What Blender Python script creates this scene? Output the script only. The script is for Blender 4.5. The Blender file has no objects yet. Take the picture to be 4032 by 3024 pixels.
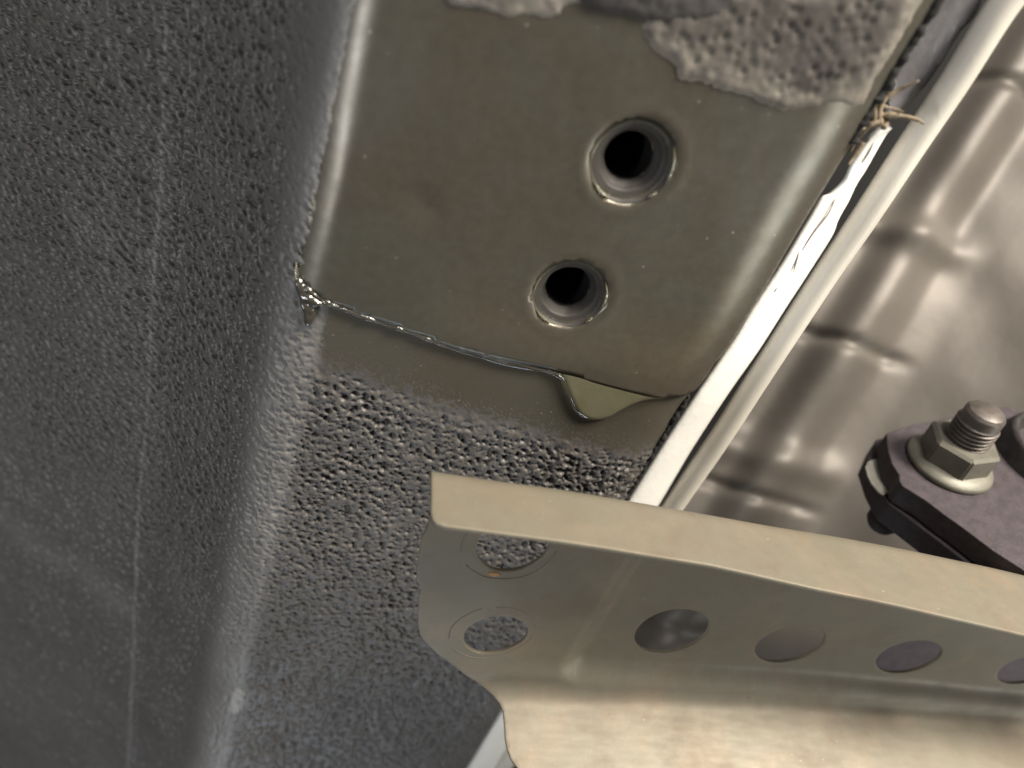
import bpy, bmesh, math, random
import numpy as np
from mathutils import Vector, Matrix
from mathutils.geometry import delaunay_2d_cdt

random.seed(7)
RNG = np.random.default_rng(11)
scene = bpy.context.scene
col = scene.collection

# ------------------------------------------------------------------ camera
F = 2933.0                      # focal length in photograph pixels (4032 wide)
cam_d = bpy.data.cameras.new("camera")
cam = bpy.data.objects.new("camera", cam_d)
col.objects.link(cam)
cam.location = (0, 0, 0)
cam.rotation_euler = (math.radians(90), 0, 0)
cam_d.sensor_width = 36.0
cam_d.lens = 36.0 * F / 4032.0
cam_d.clip_start = 0.005
cam_d.clip_end = 50
cam_d.dof.use_dof = True
cam_d.dof.focus_distance = 0.205
cam_d.dof.aperture_fstop = 7.5
scene.camera = cam

# ------------------------------------------------------------------ light
world = bpy.data.worlds.new("World")
scene.world = world
world.use_nodes = True
bg = world.node_tree.nodes["Background"]
bg.inputs[0].default_value = (0.92, 0.90, 0.90, 1)
bg.inputs[1].default_value = 0.13


def area(name, loc, target, sx, sy, watts, color):
    d = bpy.data.lights.new(name, 'AREA')
    d.shape = 'RECTANGLE'
    d.size, d.size_y = sx, sy
    d.energy = watts
    d.color = color
    o = bpy.data.objects.new(name, d)
    col.objects.link(o)
    o.location = loc
    o.rotation_euler = (Vector(target) - Vector(loc)).to_track_quat('-Z', 'Y').to_euler()
    return o


area("workshop_lamp", (0.76, -0.36, 0.40), (0.05, 0.20, 0), 0.30, 0.30, 23.0, (1.0, 0.92, 0.80))
area("side_window", (-0.80, -0.50, -0.50), (-0.08, 0.18, 0.05), 0.06, 0.50, 4.6, (0.93, 0.96, 1.0))
area("front_lamp", (0.45, -0.75, 0.75), (0, 0.22, 0), 0.20, 0.20, 8.5, (1.0, 0.95, 0.89))
area("cool_seam_fill", (-0.22, 0.50, -1.0), (-0.03, 0.20, 0.0), 0.60, 0.045, 1.5, (0.72, 0.84, 1.0))  # cool lamp added below to draw a glint along the seam
area("low_fill", (1.05, -0.05, -0.85), (0.05, 0.18, 0.03), 0.55, 0.36, 5.0, (0.94, 0.98, 0.95))  # fill lamp added low on the right to brighten the rail's right bend

scene.view_settings.view_transform = 'Standard'
scene.view_settings.look = 'None'
scene.view_settings.exposure = 0.0
scene.view_settings.gamma = 1.0
scene.cycles.max_bounces = 8

# ------------------------------------------------------------------ helpers


def tag(o, label=None, cat=None, group=None, kind=None):
    if label: o['label'] = label
    if cat: o['category'] = cat
    if group: o['group'] = group
    if kind: o['kind'] = kind
    return o


def empty(name, loc):
    o = bpy.data.objects.new(name, None)
    o.location = loc
    o.empty_display_size = 0.01
    col.objects.link(o)
    return o


def mesh_obj(name, verts, faces, mat, parent=None, smooth=True):
    me = bpy.data.meshes.new(name)
    if isinstance(verts, np.ndarray) and isinstance(faces, np.ndarray):
        nv, nf, k = len(verts), len(faces), faces.shape[1]
        me.vertices.add(nv)
        me.vertices.foreach_set("co", verts.astype(np.float32).ravel())
        me.loops.add(nf * k)
        me.loops.foreach_set("vertex_index", faces.astype(np.int32).ravel())
        me.polygons.add(nf)
        me.polygons.foreach_set("loop_start", np.arange(0, nf * k, k, dtype=np.int32))
        me.polygons.foreach_set("loop_total", np.full(nf, k, dtype=np.int32))
        me.update(calc_edges=True)
    else:
        me.from_pydata([tuple(v) for v in verts], [], [tuple(f) for f in faces])
        me.update()
    me.validate()
    me.polygons.foreach_set("use_smooth", np.full(len(me.polygons), smooth))
    me.materials.append(mat)
    o = bpy.data.objects.new(name, me)
    col.objects.link(o)
    if parent is not None:
        o.parent = parent
        o.matrix_parent_inverse = Matrix.Translation(-Vector(parent.location))
    return o


def grid_faces(nr, nc):
    i = np.arange(nr * nc).reshape(nr, nc)
    return np.stack([i[:-1, :-1], i[:-1, 1:], i[1:, 1:], i[1:, :-1]], -1).reshape(-1, 4)


def ray(px, py):
    return np.array([(px - 2016) / F, 1.0, (1512 - py) / F])


def hit(px, py, p0, n):
    r = ray(px, py)
    return r * (np.dot(p0, n) / np.dot(r, n))


def D2(x, y):      # points read off the 2212 px wide view -> photograph pixels
    return (x * 4032 / 2212, y * 4032 / 2212)


def nrm(v):
    v = np.asarray(v, float)
    return v / np.linalg.norm(v)


def smoothstep(a, b, x):
    t = np.clip((x - a) / (b - a), 0, 1)
    return t * t * (3 - 2 * t)


# --- noise on numpy arrays
LAT = RNG.random((512, 512))
JX = RNG.random((512, 512)); JY = RNG.random((512, 512)); JA = RNG.random((512, 512))


def vnoise(x, y):
    xi = np.floor(x).astype(int); yi = np.floor(y).astype(int)
    fx = x - xi; fy = y - yi
    fx = fx * fx * (3 - 2 * fx); fy = fy * fy * (3 - 2 * fy)
    a = LAT[yi % 512, xi % 512]; b = LAT[yi % 512, (xi + 1) % 512]
    c = LAT[(yi + 1) % 512, xi % 512]; d = LAT[(yi + 1) % 512, (xi + 1) % 512]
    return (a * (1 - fx) + b * fx) * (1 - fy) + (c * (1 - fx) + d * fx) * fy


def fbm(x, y, o=4):
    r = 0; a = 0.5; t = 0
    for k in range(o):
        r = r + a * vnoise(x * 2 ** k + 17.3 * k, y * 2 ** k + 5.1 * k); t += a; a *= 0.5
    return r / t


def worley(x, y):
    """distance to nearest site and that site's random value, and second distance"""
    xi = np.floor(x).astype(int); yi = np.floor(y).astype(int)
    f1 = np.full(x.shape, 9.0); f2 = np.full(x.shape, 9.0); va = np.zeros(x.shape)
    for dx in (-1, 0, 1):
        for dy in (-1, 0, 1):
            cx = xi + dx; cy = yi + dy
            jx = JX[cy % 512, cx % 512]; jy = JY[cy % 512, cx % 512]
            d = np.hypot(cx + jx - x, cy + jy - y)
            v = JA[cy % 512, cx % 512]
            near = d < f1
            f2 = np.where(near, f1, np.minimum(f2, d))
            va = np.where(near, v, va)
            f1 = np.where(near, d, f1)
    return f1, f2, va


def inside(poly, x, y):
    poly = np.asarray(poly); r = np.zeros(x.shape, bool)
    x1, y1 = poly[-1]
    for x2, y2 in poly:
        c = ((y2 > y) != (y1 > y)) & (x < (x1 - x2) * (y - y2) / (y1 - y2 + 1e-20) + x2)
        r ^= c
        x1, y1 = x2, y2
    return r


def edge_dist(poly, x, y, closed=True):
    poly = np.asarray(poly, float)
    q = np.roll(poly, -1, 0) if closed else poly[1:]
    p = poly if closed else poly[:-1]
    best = np.full(x.shape, 1e9)
    for (ax, ay), (bx, by) in zip(p, q):
        ex, ey = bx - ax, by - ay
        L = ex * ex + ey * ey + 1e-20
        t = np.clip(((x - ax) * ex + (y - ay) * ey) / L, 0, 1)
        best = np.minimum(best, np.hypot(x - ax - t * ex, y - ay - t * ey))
    return best


def resample(poly, step, closed=True):
    poly = np.asarray(poly, float)
    pts = np.vstack([poly, poly[:1]]) if closed else poly
    seg = np.hypot(*(np.diff(pts, axis=0).T))
    out = []
    for i, L in enumerate(seg):
        n = max(1, int(round(L / step)))
        for k in range(n):
            out.append(pts[i] + (pts[i + 1] - pts[i]) * k / n)
    if not closed: out.append(pts[-1])
    return np.array(out)


def catmull(pts, n=6, closed=False):
    pts = [np.asarray(p, float) for p in pts]
    out = []
    N = len(pts)
    rng = range(N if closed else N - 1)
    for i in rng:
        p1, p2 = pts[i], pts[(i + 1) % N]
        p0 = pts[i - 1] if (closed or i > 0) else 2 * p1 - p2
        p3 = pts[(i + 2) % N] if (closed or i + 2 < N) else 2 * p2 - p1
        for k in range(n):
            t = k / n
            out.append(0.5 * ((2 * p1) + (-p0 + p2) * t + (2 * p0 - 5 * p1 + 4 * p2 - p3) * t * t + (-p0 + 3 * p1 - 3 * p2 + p3) * t ** 3))
    if not closed: out.append(pts[-1])
    return np.array(out)


def cdt(outline, holes, step, jitter=0.0):
    """triangulate a 2D outline with holes, inner points on a grid"""
    sc = 1000.0
    outline = np.asarray(outline)
    pts = [tuple(p * sc) for p in outline]; edges = []
    n0 = len(pts)
    edges += [(i, (i + 1) % n0) for i in range(n0)]
    for h in holes:
        b = len(pts); h = np.asarray(h)
        pts += [tuple(p * sc) for p in h]
        edges += [(b + i, b + (i + 1) % len(h)) for i in range(len(h))]
    lo = outline.min(0); hi = outline.max(0)
    gx, gy = np.meshgrid(np.arange(lo[0] + step / 2, hi[0], step), np.arange(lo[1] + step / 2, hi[1], step))
    gx = gx + (np.arange(gx.shape[0]) % 2)[:, None] * step * 0.5
    gx = gx.ravel(); gy = gy.ravel()
    ok = inside(outline, gx, gy) & (edge_dist(outline, gx, gy) > step * 0.45)
    for h in holes:
        ok &= ~inside(h, gx, gy) & (edge_dist(h, gx, gy) > step * 0.3)
    pts += [(a * sc, b * sc) for a, b in zip(gx[ok], gy[ok])]
    v, e, f, _, _, _ = delaunay_2d_cdt([Vector(p) for p in pts], edges, [], 1, 1e-6)
    V = np.array([(p.x, p.y) for p in v]) / sc
    T = np.array([t for t in f if len(t) == 3])
    c = V[T].mean(1)
    for h in holes:
        keep = ~inside(h, c[:, 0], c[:, 1]); T = T[keep]; c = c[keep]
    a = V[T]
    area2 = (a[:, 1, 0] - a[:, 0, 0]) * (a[:, 2, 1] - a[:, 0, 1]) - (a[:, 2, 0] - a[:, 0, 0]) * (a[:, 1, 1] - a[:, 0, 1])
    T = T[np.abs(area2) > 1e-14]
    return V, T


def orient(o, n):
    """make most faces look along n"""
    me = o.data
    s = 0.0
    nv = Vector(n)
    for i in range(0, len(me.polygons), max(1, len(me.polygons) // 400)):
        p = me.polygons[i]
        s += p.normal.dot(nv) * p.area
    if s < 0: me.flip_normals()


def tube(name, pts, rad, mat, parent=None, seg=14, flat=1.0, cap=True, normal=None):
    pts = np.asarray(pts, float)
    n = len(pts)
    rad = np.broadcast_to(np.asarray(rad, float), (n,))
    V = []
    ref = nrm(normal if normal is not None else (0.1, -0.8, -0.6))
    for i in range(n):
        t = nrm(pts[min(i + 1, n - 1)] - pts[max(i - 1, 0)])
        b = nrm(np.cross(t, ref)); c = np.cross(b, t)
        for k in range(seg):
            a = 2 * math.pi * k / seg
            V.append(pts[i] + rad[i] * (b * math.cos(a) + c * math.sin(a) * flat))
    Fc = []
    for i in range(n - 1):
        for k in range(seg):
            k2 = (k + 1) % seg
            Fc.append((i * seg + k, i * seg + k2, (i + 1) * seg + k2, (i + 1) * seg + k))
    if cap:
        Fc.append(tuple(range(seg))[::-1]); Fc.append(tuple((n - 1) * seg + k for k in range(seg)))
    o = mesh_obj(name, V, Fc, mat, parent)
    return o


def lathe(name, prof, P, ax, mat, parent=None, seg=48, u0=None, smooth=True, rfun=None):
    """prof: (radius, height) pairs"""
    ax = nrm(ax)
    u = nrm(np.cross(ax, (0.3, 0.2, 0.9))) if u0 is None else nrm(u0)
    w = np.cross(ax, u)
    V = []; Fc = []
    for r, h in prof:
        for k in range(seg):
            a = 2 * math.pi * k / seg
            rr = r if rfun is None else rfun(r, h, a)
            V.append(P + ax * h + rr * (u * math.cos(a) + w * math.sin(a)))
    for i in range(len(prof) - 1):
        for k in range(seg):
            k2 = (k + 1) % seg
            Fc.append((i * seg + k, i * seg + k2, (i + 1) * seg + k2, (i + 1) * seg + k))
    return mesh_obj(name, V, Fc, mat, parent, smooth)


def prism(name, outline3, vec, mat, parent=None, bevel=0.0):
    """outline of 3D points extruded by vec"""
    bm = bmesh.new()
    a = [bm.verts.new(p) for p in outline3]
    b = [bm.verts.new(np.asarray(p) + vec) for p in outline3]
    n = len(a)
    bm.faces.new(a); bm.faces.new(b[::-1])
    for i in range(n):
        bm.faces.new((a[i], b[i], b[(i + 1) % n], a[(i + 1) % n]))
    bmesh.ops.recalc_face_normals(bm, faces=bm.faces)
    if bevel:
        bmesh.ops.bevel(bm, geom=list(bm.edges), offset=bevel, segments=3, profile=0.6, affect='EDGES', clamp_overlap=True)
    me = bpy.data.meshes.new(name); bm.to_mesh(me); bm.free()
    me.materials.append(mat)
    o = bpy.data.objects.new(name, me); col.objects.link(o)
    if parent is not None:
        o.parent = parent
        o.matrix_parent_inverse = Matrix.Translation(-Vector(parent.location))
    return o


# ------------------------------------------------------------------ materials
class NT:
    def __init__(s, name):
        s.m = bpy.data.materials.new(name); s.m.use_nodes = True
        s.t = s.m.node_tree; s.b = s.t.nodes["Principled BSDF"]
        s.tc = s.t.nodes.new("ShaderNodeTexCoord").outputs["Object"]

    def n(s, kind, **kw):
        nd = s.t.nodes.new(kind)
        for k, v in kw.items():
            if k in nd.inputs.keys() if isinstance(k, str) else False: nd.inputs[k].default_value = v
            else: setattr(nd, k, v)
        return nd

    def l(s, a, b): s.t.links.new(a, b)

    def mapping(s, scale=(1, 1, 1), rot=(0, 0, 0)):
        m = s.t.nodes.new("ShaderNodeMapping"); m.inputs["Scale"].default_value = scale
        m.inputs["Rotation"].default_value = rot
        s.l(s.tc, m.inputs[0]); return m.outputs[0]

    def noise(s, scale, detail=4, rough=0.55, vec=None, dist=0.0):
        n = s.t.nodes.new("ShaderNodeTexNoise")
        n.inputs["Scale"].default_value = scale; n.inputs["Detail"].default_value = detail
        n.inputs["Roughness"].default_value = rough; n.inputs["Distortion"].default_value = dist
        s.l(vec if vec is not None else s.tc, n.inputs["Vector"]); return n.outputs["Fac"]

    def voro(s, scale, vec=None, feature='F1', rand=1.0):
        n = s.t.nodes.new("ShaderNodeTexVoronoi"); n.feature = feature
        n.inputs["Scale"].default_value = scale; n.inputs["Randomness"].default_value = rand
        s.l(vec if vec is not None else s.tc, n.inputs["Vector"]); return n

    def ramp(s, fac, stops, interp='LINEAR'):
        n = s.t.nodes.new("ShaderNodeValToRGB"); r = n.color_ramp; r.interpolation = interp
        while len(r.elements) < len(stops): r.elements.new(0.5)
        for e, (p, c) in zip(r.elements, stops):
            e.position = p; e.color = (c, c, c, 1) if isinstance(c, (int, float)) else (*c, 1)
        s.l(fac, n.inputs[0]); return n.outputs[0]

    def mix(s, fac, a, b, blend='MIX'):
        n = s.t.nodes.new("ShaderNodeMix"); n.data_type = 'RGBA'; n.blend_type = blend
        for sock, v in ((n.inputs[0], fac), (n.inputs[6], a), (n.inputs[7], b)):
            if isinstance(v, bpy.types.NodeSocket): s.l(v, sock)
            elif isinstance(v, (int, float)): sock.default_value = v
            else: sock.default_value = (*v, 1)
        return n.outputs[2]

    def bump(s, h, strength, dist, prev=None):
        n = s.t.nodes.new("ShaderNodeBump"); n.inputs["Strength"].default_value = strength
        n.inputs["Distance"].default_value = dist
        s.l(h, n.inputs["Height"])
        if prev is not None: s.l(prev, n.inputs["Normal"])
        return n.outputs[0]

    def set(s, **kw):
        for k, v in kw.items():
            k = k.replace('_', ' ')
            key = next(i for i in s.b.inputs.keys() if i.lower() == k.lower())
            if isinstance(v, bpy.types.NodeSocket): s.l(v, s.b.inputs[key])
            elif isinstance(v, tuple) and len(v) == 3 and s.b.inputs[key].type == 'RGBA': s.b.inputs[key].default_value = (*v, 1)
            else: s.b.inputs[key].default_value = v
        return s


def m_coat():
    s = NT("sprayed underbody coating")
    big = s.noise(22, 4, 0.6)
    fine = s.noise(900, 3, 0.6)
    c = s.mix(s.ramp(big, [(0.35, 0.0), (0.65, 1.0)]), (0.118, 0.110, 0.108), (0.158, 0.150, 0.150))
    c = s.mix(s.ramp(fine, [(0.3, 0.0), (0.75, 0.45)]), c, (0.19, 0.18, 0.178))
    # thin scattered pale dust specks
    v = s.voro(160)
    sp = s.ramp(v.outputs["Distance"], [(0.0, 1.0), (0.045, 0.0)])
    c = s.mix(sp, c, (0.40, 0.38, 0.34))
    nb = s.bump(s.noise(1500, 3, 0.6), 0.35, 0.0002)
    s.set(base_color=c, roughness=0.62, normal=nb)
    s.b.inputs["Specular IOR Level"].default_value = 0.45
    return s.m


def m_plate(name, a, b, specks=True, metal=0.55, rough=0.31):
    s = NT(name)
    n1 = s.noise(38, 5, 0.62, dist=0.6)
    c = s.mix(s.ramp(n1, [(0.38, 0.0), (0.62, 1.0)]), a, b)
    hz = s.ramp(s.noise(13, 4, 0.6), [(0.50, 0.0), (0.72, 0.6)])
    c = s.mix(hz, c, tuple(x * 1.25 for x in (b[0] * 1.02, b[1], b[2] * 1.15)))
    n2 = s.noise(420, 3, 0.6)
    c = s.mix(s.ramp(n2, [(0.35, 0.0), (0.8, 0.35)]), c, tuple(min(1, x * 1.5) for x in b))
    if specks:
        v = s.voro(230)
        sp = s.ramp(v.outputs["Distance"], [(0.0, 1.0), (0.06, 0.75), (0.10, 0.0)])
        msk = s.ramp(s.noise(60, 2), [(0.52, 0.0), (0.62, 1.0)])
        c = s.mix(s.mix(1.0, sp, msk, 'MULTIPLY'), c, (0.34, 0.31, 0.25))
    # fine scratches
    sc_ = s.noise(240, 3, 0.5)
    r = s.ramp(s.mix(0.5, n1, sc_), [(0.3, rough - 0.04), (0.7, rough + 0.07)])
    nb = s.bump(s.noise(60, 3), 0.25, 0.0006)
    nb = s.bump(s.noise(1300, 3), 0.12, 0.0001, nb)
    s.set(base_color=c, roughness=r, metallic=metal, normal=nb)
    return s.m


def m_simple(name, colr, rough, metal=0.0, bump_s=300, bump_d=0.0001, var=0.25, vs=60):
    s = NT(name)
    n1 = s.noise(vs, 5, 0.6)
    c = s.mix(s.ramp(n1, [(0.35, 0.0), (0.65, 1.0)]), tuple(x * (1 - var) for x in colr), tuple(min(1, x * (1 + var)) for x in colr))
    nb = s.bump(s.noise(bump_s, 4), 0.5, bump_d)
    s.set(base_color=c, roughness=rough, metallic=metal, normal=nb)
    return s.m


def m_bracket():
    s = NT("yellowish zinc plated sheet")
    n1 = s.noise(30, 5, 0.65)
    c = s.mix(s.ramp(n1, [(0.36, 0.0), (0.64, 1.0)]), (0.188, 0.168, 0.124), (0.218, 0.198, 0.152))
    rust = s.ramp(s.noise(48, 5, 0.6), [(0.48, 0.0), (0.70, 0.36)])
    c = s.mix(rust, c, (0.30, 0.215, 0.145))
    spots = s.ramp(s.noise(190, 3, 0.6), [(0.70, 0.0), (0.78, 0.8)])
    c = s.mix(spots, c, (0.20, 0.13, 0.075))
    scr = s.ramp(s.noise(2600, 2, 0.4, vec=s.mapping((1.0, 0.5, 0.025), (0.0, 0.25, 0.35))), [(0.66, 0.0), (0.72, 0.22)])
    c = s.mix(scr, c, (0.36, 0.33, 0.26))
    grime = s.ramp(s.noise(30, 5, 0.7), [(0.47, 0.0), (0.62, 0.55)])
    c = s.mix(grime, c, (0.150, 0.116, 0.082))
    dv = s.voro(260)
    dsp = s.ramp(dv.outputs["Distance"], [(0.0, 1.0), (0.05, 0.7), (0.08, 0.0)])
    dm = s.ramp(s.noise(40, 2), [(0.55, 0.0), (0.65, 1.0)])
    c = s.mix(s.mix(1.0, dsp, dm, 'MULTIPLY'), c, (0.42, 0.38, 0.29))
    streak = s.noise(500, 3, 0.5, vec=s.mapping((0.12, 1, 1), (0, 0.18, 0)))
    r = s.ramp(s.mix(0.5, n1, streak), [(0.3, 0.50), (0.7, 0.64)])
    nb = s.bump(s.noise(45, 3), 0.25, 0.0008)
    nb = s.bump(s.noise(1600, 3, 0.7), 0.25, 0.00008, nb)
    s.set(base_color=c, roughness=r, metallic=0.3, normal=nb)
    return s.m


def m_residue():
    s = NT("grey foam adhesive residue")
    big = s.noise(70, 4, 0.6, dist=0.5)
    at = s.t.nodes.new("ShaderNodeAttribute"); at.attribute_name = "rim"
    pale = s.mix(0.72, s.ramp(big, [(0.36, 0.0), (0.60, 1.0)]), at.outputs["Fac"])
    c = s.mix(pale, (0.046, 0.039, 0.034), (0.21, 0.188, 0.155))
    v = s.voro(260, feature='SMOOTH_F1')
    holes = s.ramp(v.outputs["Distance"], [(0.10, 1.0), (0.40, 0.0)])
    msk = s.ramp(s.noise(110, 3), [(0.42, 0.0), (0.58, 0.9)])
    c = s.mix(s.mix(1.0, holes, msk, 'MULTIPLY'), c, (0.07, 0.06, 0.06))
    nb = s.bump(s.noise(500, 3, 0.5), 0.4, 0.0003)
    s.set(base_color=c, roughness=0.75, normal=nb)
    return s.m


def m_sealant():
    s = NT("clear olive sealant")
    c = s.mix(s.ramp(s.noise(150, 4), [(0.3, 0.0), (0.7, 1.0)]), (0.36, 0.335, 0.20), (0.46, 0.43, 0.29))
    s.set(base_color=c, roughness=0.07, metallic=0.0)
    s.b.inputs["Transmission Weight"].default_value = 0.65
    s.b.inputs["IOR"].default_value = 1.48
    s.b.inputs["Coat Weight"].default_value = 0.6
    s.b.inputs["Coat Roughness"].default_value = 0.04
    return s.m


M_COAT = m_coat()
M_PLATE = m_plate("olive grey primed plate", (0.122, 0.102, 0.077), (0.117, 0.110, 0.086))
M_STEEL = m_plate("bare sleeve steel", (0.024, 0.021, 0.018), (0.036, 0.032, 0.027), False, 0.0, 0.60)
M_RESID = m_residue()
M_SEAL = m_sealant()
M_BEAD = NT("dark glossy sealer").set(base_color=(0.05, 0.045, 0.035), roughness=0.16, coat_weight=1.0).m
M_BRK = m_bracket()
M_WHITE = m_simple("glossy white plastic sleeve", (0.93, 0.91, 0.85), 0.35, 0, 500, 0.0002, 0.06)
M_CREAM = m_simple("satin cream painted tube", (0.62, 0.58, 0.50), 0.42, 0, 900, 0.00006, 0.08, 40)
M_BLACK = m_simple("black shade backing", (0.012, 0.011, 0.010), 0.8)  # near-black that puts the shade of deep openings into the colour
M_BORE = NT('shade black bore').set(base_color=(0.007, 0.0065, 0.006), roughness=0.6).m  # darkness of the deep hole put into the wall colour
M_TAR_GAP = m_simple("black tar and gap shade", (0.012, 0.010, 0.008), 0.9, 0, 500, 0.0003, 0.5, 200)  # black for tar crumbs, and for the shade of the gap
M_FILM = m_simple("dark grey plastic film", (0.10, 0.095, 0.10), 0.28, 0.0, 120, 0.0015, 0.4, 60)
M_SHIELD = m_simple("dull aluminium heat shield", (0.108, 0.096, 0.083), 0.52, 0.25, 140, 0.0003, 0.30, 8)
M_IRON = m_simple("purplish cast iron", (0.056, 0.044, 0.050), 0.62, 0.1, 1100, 0.00025, 0.22, 300)
M_IRON_D = m_simple("dark scaled iron", (0.032, 0.027, 0.027), 0.66, 0.1, 700, 0.0004, 0.45, 220)
M_NUT = m_simple("dull zinc nut", (0.185, 0.176, 0.143), 0.50, 0.3, 500, 0.00015, 0.18, 120)
M_GASK = m_simple("cream gasket", (0.42, 0.40, 0.34), 0.6)
M_STRAW = m_simple("dry straw fibre", (0.22, 0.17, 0.11), 0.75, 0, 900, 0.0002, 0.35, 300)
M_RUST = NT("rusty edge").set(base_color=(0.36, 0.19, 0.07), roughness=0.7).m

# ------------------------------------------------------------------ chassis rail frame
DR = 0.20
n_r = np.array([-0.10, 1.0, 0.76])
P_r = np.array([0.0, DR, 0.0])
N = -nrm(n_r)                                     # outward, to the camera
d0 = np.array([-0.583, 1.0, -1.39]); d0 = d0 - N * np.dot(d0, N)
ET = nrm(d0)                                      # along the rail, away from the camera
ES = nrm(np.cross(N, ET))
if ES[0] < 0: ES = -ES


def st(px, py, off=0.0):
    """photo pixel -> (s, t) on the rail plane raised by off"""
    P = hit(px, py, P_r + N * off, n_r) - (P_r + N * off)
    return np.array([np.dot(P, ES), np.dot(P, ET)])


def RP(s, t, h=0.0):
    return P_r + ES * s + ET * t + N * h


sL = np.mean([st(*D2(x, y))[0] for x, y in ((735, 60), (655, 620), (575, 1000), (500, 1450))])
sR = np.mean([st(*D2(x, y))[0] for x, y in ((2000, 20), (1870, 250), (1700, 540), (1350, 1080), (1085, 1535))])
sR += 0.0024
print("sL,sR", sL, sR, [st(*D2(x, y))[0] for x, y in ((735, 60), (655, 620), (575, 1000), (500, 1450), (2000, 20), (1870, 250), (1700, 540), (1350, 1080), (1085, 1535))])
RL, RRr = 0.0150, 0.024
PHI_L, PHI_R = math.radians(47), math.radians(34)
LW1 = 0.044; LW2 = 0.24          # first wall panel, wall beyond the crease
PHI_C = math.radians(-14)


def profile(q):
    """arc length q, 0 at the start of the left fillet going right. returns s, h, nx(s), nh"""
    q = np.asarray(q, float)
    s0 = sL + 0.0055                                # where flat face starts
    W = (sR - RRr * math.sin(PHI_R)) - s0          # flat width
    s = np.zeros_like(q); h = np.zeros_like(q); a = np.zeros_like(q)
    # a: rotation of the tangent; >0 on the right side
    f = (q >= 0) & (q <= W)
    s = np.where(f, s0 + q, s)
    # right fillet
    aR = RRr * PHI_R
    th = np.clip((q - W) / RRr, 0, PHI_R)
    ex = np.maximum(q - W - aR, 0)
    m = q > W
    s = np.where(m, s0 + W + RRr * np.sin(th) + ex * math.cos(PHI_R), s)
    h = np.where(m, -RRr * (1 - np.cos(th)) - ex * math.sin(PHI_R), h)
    a = np.where(m, th, a)
    # left fillet
    m = q < 0
    p = -q
    th = np.clip(p / RL, 0, PHI_L)
    e1 = np.clip(p - RL * PHI_L, 0, LW1)
    e2 = np.maximum(p - RL * PHI_L - LW1, 0)
    pc = PHI_L + PHI_C * smoothstep(0, 0.030, e2)
    s = np.where(m, s0 - RL * np.sin(th) - e1 * math.cos(PHI_L) - e2 * math.cos(PHI_L + PHI_C), s)
    h = np.where(m, -RL * (1 - np.cos(th)) - e1 * math.sin(PHI_L) - e2 * math.sin(PHI_L + PHI_C), h)
    a = np.where(m, np.where(e2 > 0, -pc, -th), a)
    return s, h, np.sin(a), np.cos(a)


W_FLAT = (sR - RRr * math.sin(PHI_R)) - (sL + 0.0055)
Q_R = W_FLAT + RRr * PHI_R + 0.0005
Q_L = -(RL * PHI_L + LW1 + LW2)
T0 = st(3900, -600)[1]
T1 = st(900, 3400)[1]


def RQ(q, t, lift=0.0):
    s, h, ns, nh = profile(q)
    s = s + ns * lift; h = h + nh * lift
    return P_r + s[..., None] * ES + np.asarray(t)[..., None] * ET + h[..., None] * N


def q_of_s(s):   # on the flat face
    return s - (sL + 0.0055)


# plate edge and coat boundary in rail coordinates
edge_px = [(640, 606), (700, 643), (760, 668), (830, 693), (900, 716), (965, 742), (1030, 763), (1100, 778), (1160, 786), (1215, 800), (1290, 828), (1340, 843), (1390, 852), (1450, 859), (1500, 856), (1530, 832), (1549, 800)]
edge_st = np.array([st(*D2(*p)) for p in edge_px])
right_t0 = edge_st[-1, 1]
coat_px = [(560, 560), (620, 610), (660, 700), (700, 790), (780, 812), (860, 842), (940, 873), (1010, 896), (1100, 917), (1200, 945), (1290, 968), (1380, 985), (1430, 985), (1500, 985)]
coat_st = np.array([st(*D2(*p)) for p in coat_px])

# ---- rail body: graded grid, coated relief
rail = empty("chassis_rail", RP(0, 0, 0))
tag(rail, "big textured dark grey chassis rail with a smooth two-hole plate, filling the left half", "car chassis rail")


def coat_height(q, t):
    """relief of the sprayed coating in metres and its mask"""
    # warped coordinates so that pits run unevenly
    wx = fbm(q * 200 + 9, t * 200) - 0.5
    wy = fbm(q * 260 + 70, t * 260 + 31) - 0.5
    cell = 0.0024
    x = q / cell + wx * 1.1 + 60
    y = t / (cell * 0.92) + wy * 1.1 + 150
    f1, f2, va = worley(x, y)
    pit = 1 - smoothstep(0.04, 0.36 + 0.26 * va, f1)      # 1 inside a pit
    pit = pit * (0.25 + 0.75 * va)
    x2 = q / (cell * 0.55) + 300 + wx; y2 = t / (cell * 0.55) + 40 + wy
    g1, g2, vb = worley(x2, y2)
    pit2 = (1 - smoothstep(0.05, 0.45, g1)) * vb
    lump = fbm(q * 420, t * 420, 3) - 0.5
    big = fbm(q * 90 + 4, t * 90, 2) - 0.5
    amp = 0.65 + 0.7 * fbm(q * 45 + 3, t * 45 + 8, 2)
    return amp * (-0.0019 * pit - 0.0007 * pit2) + 0.0005 * lump + 0.0007 * big


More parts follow.
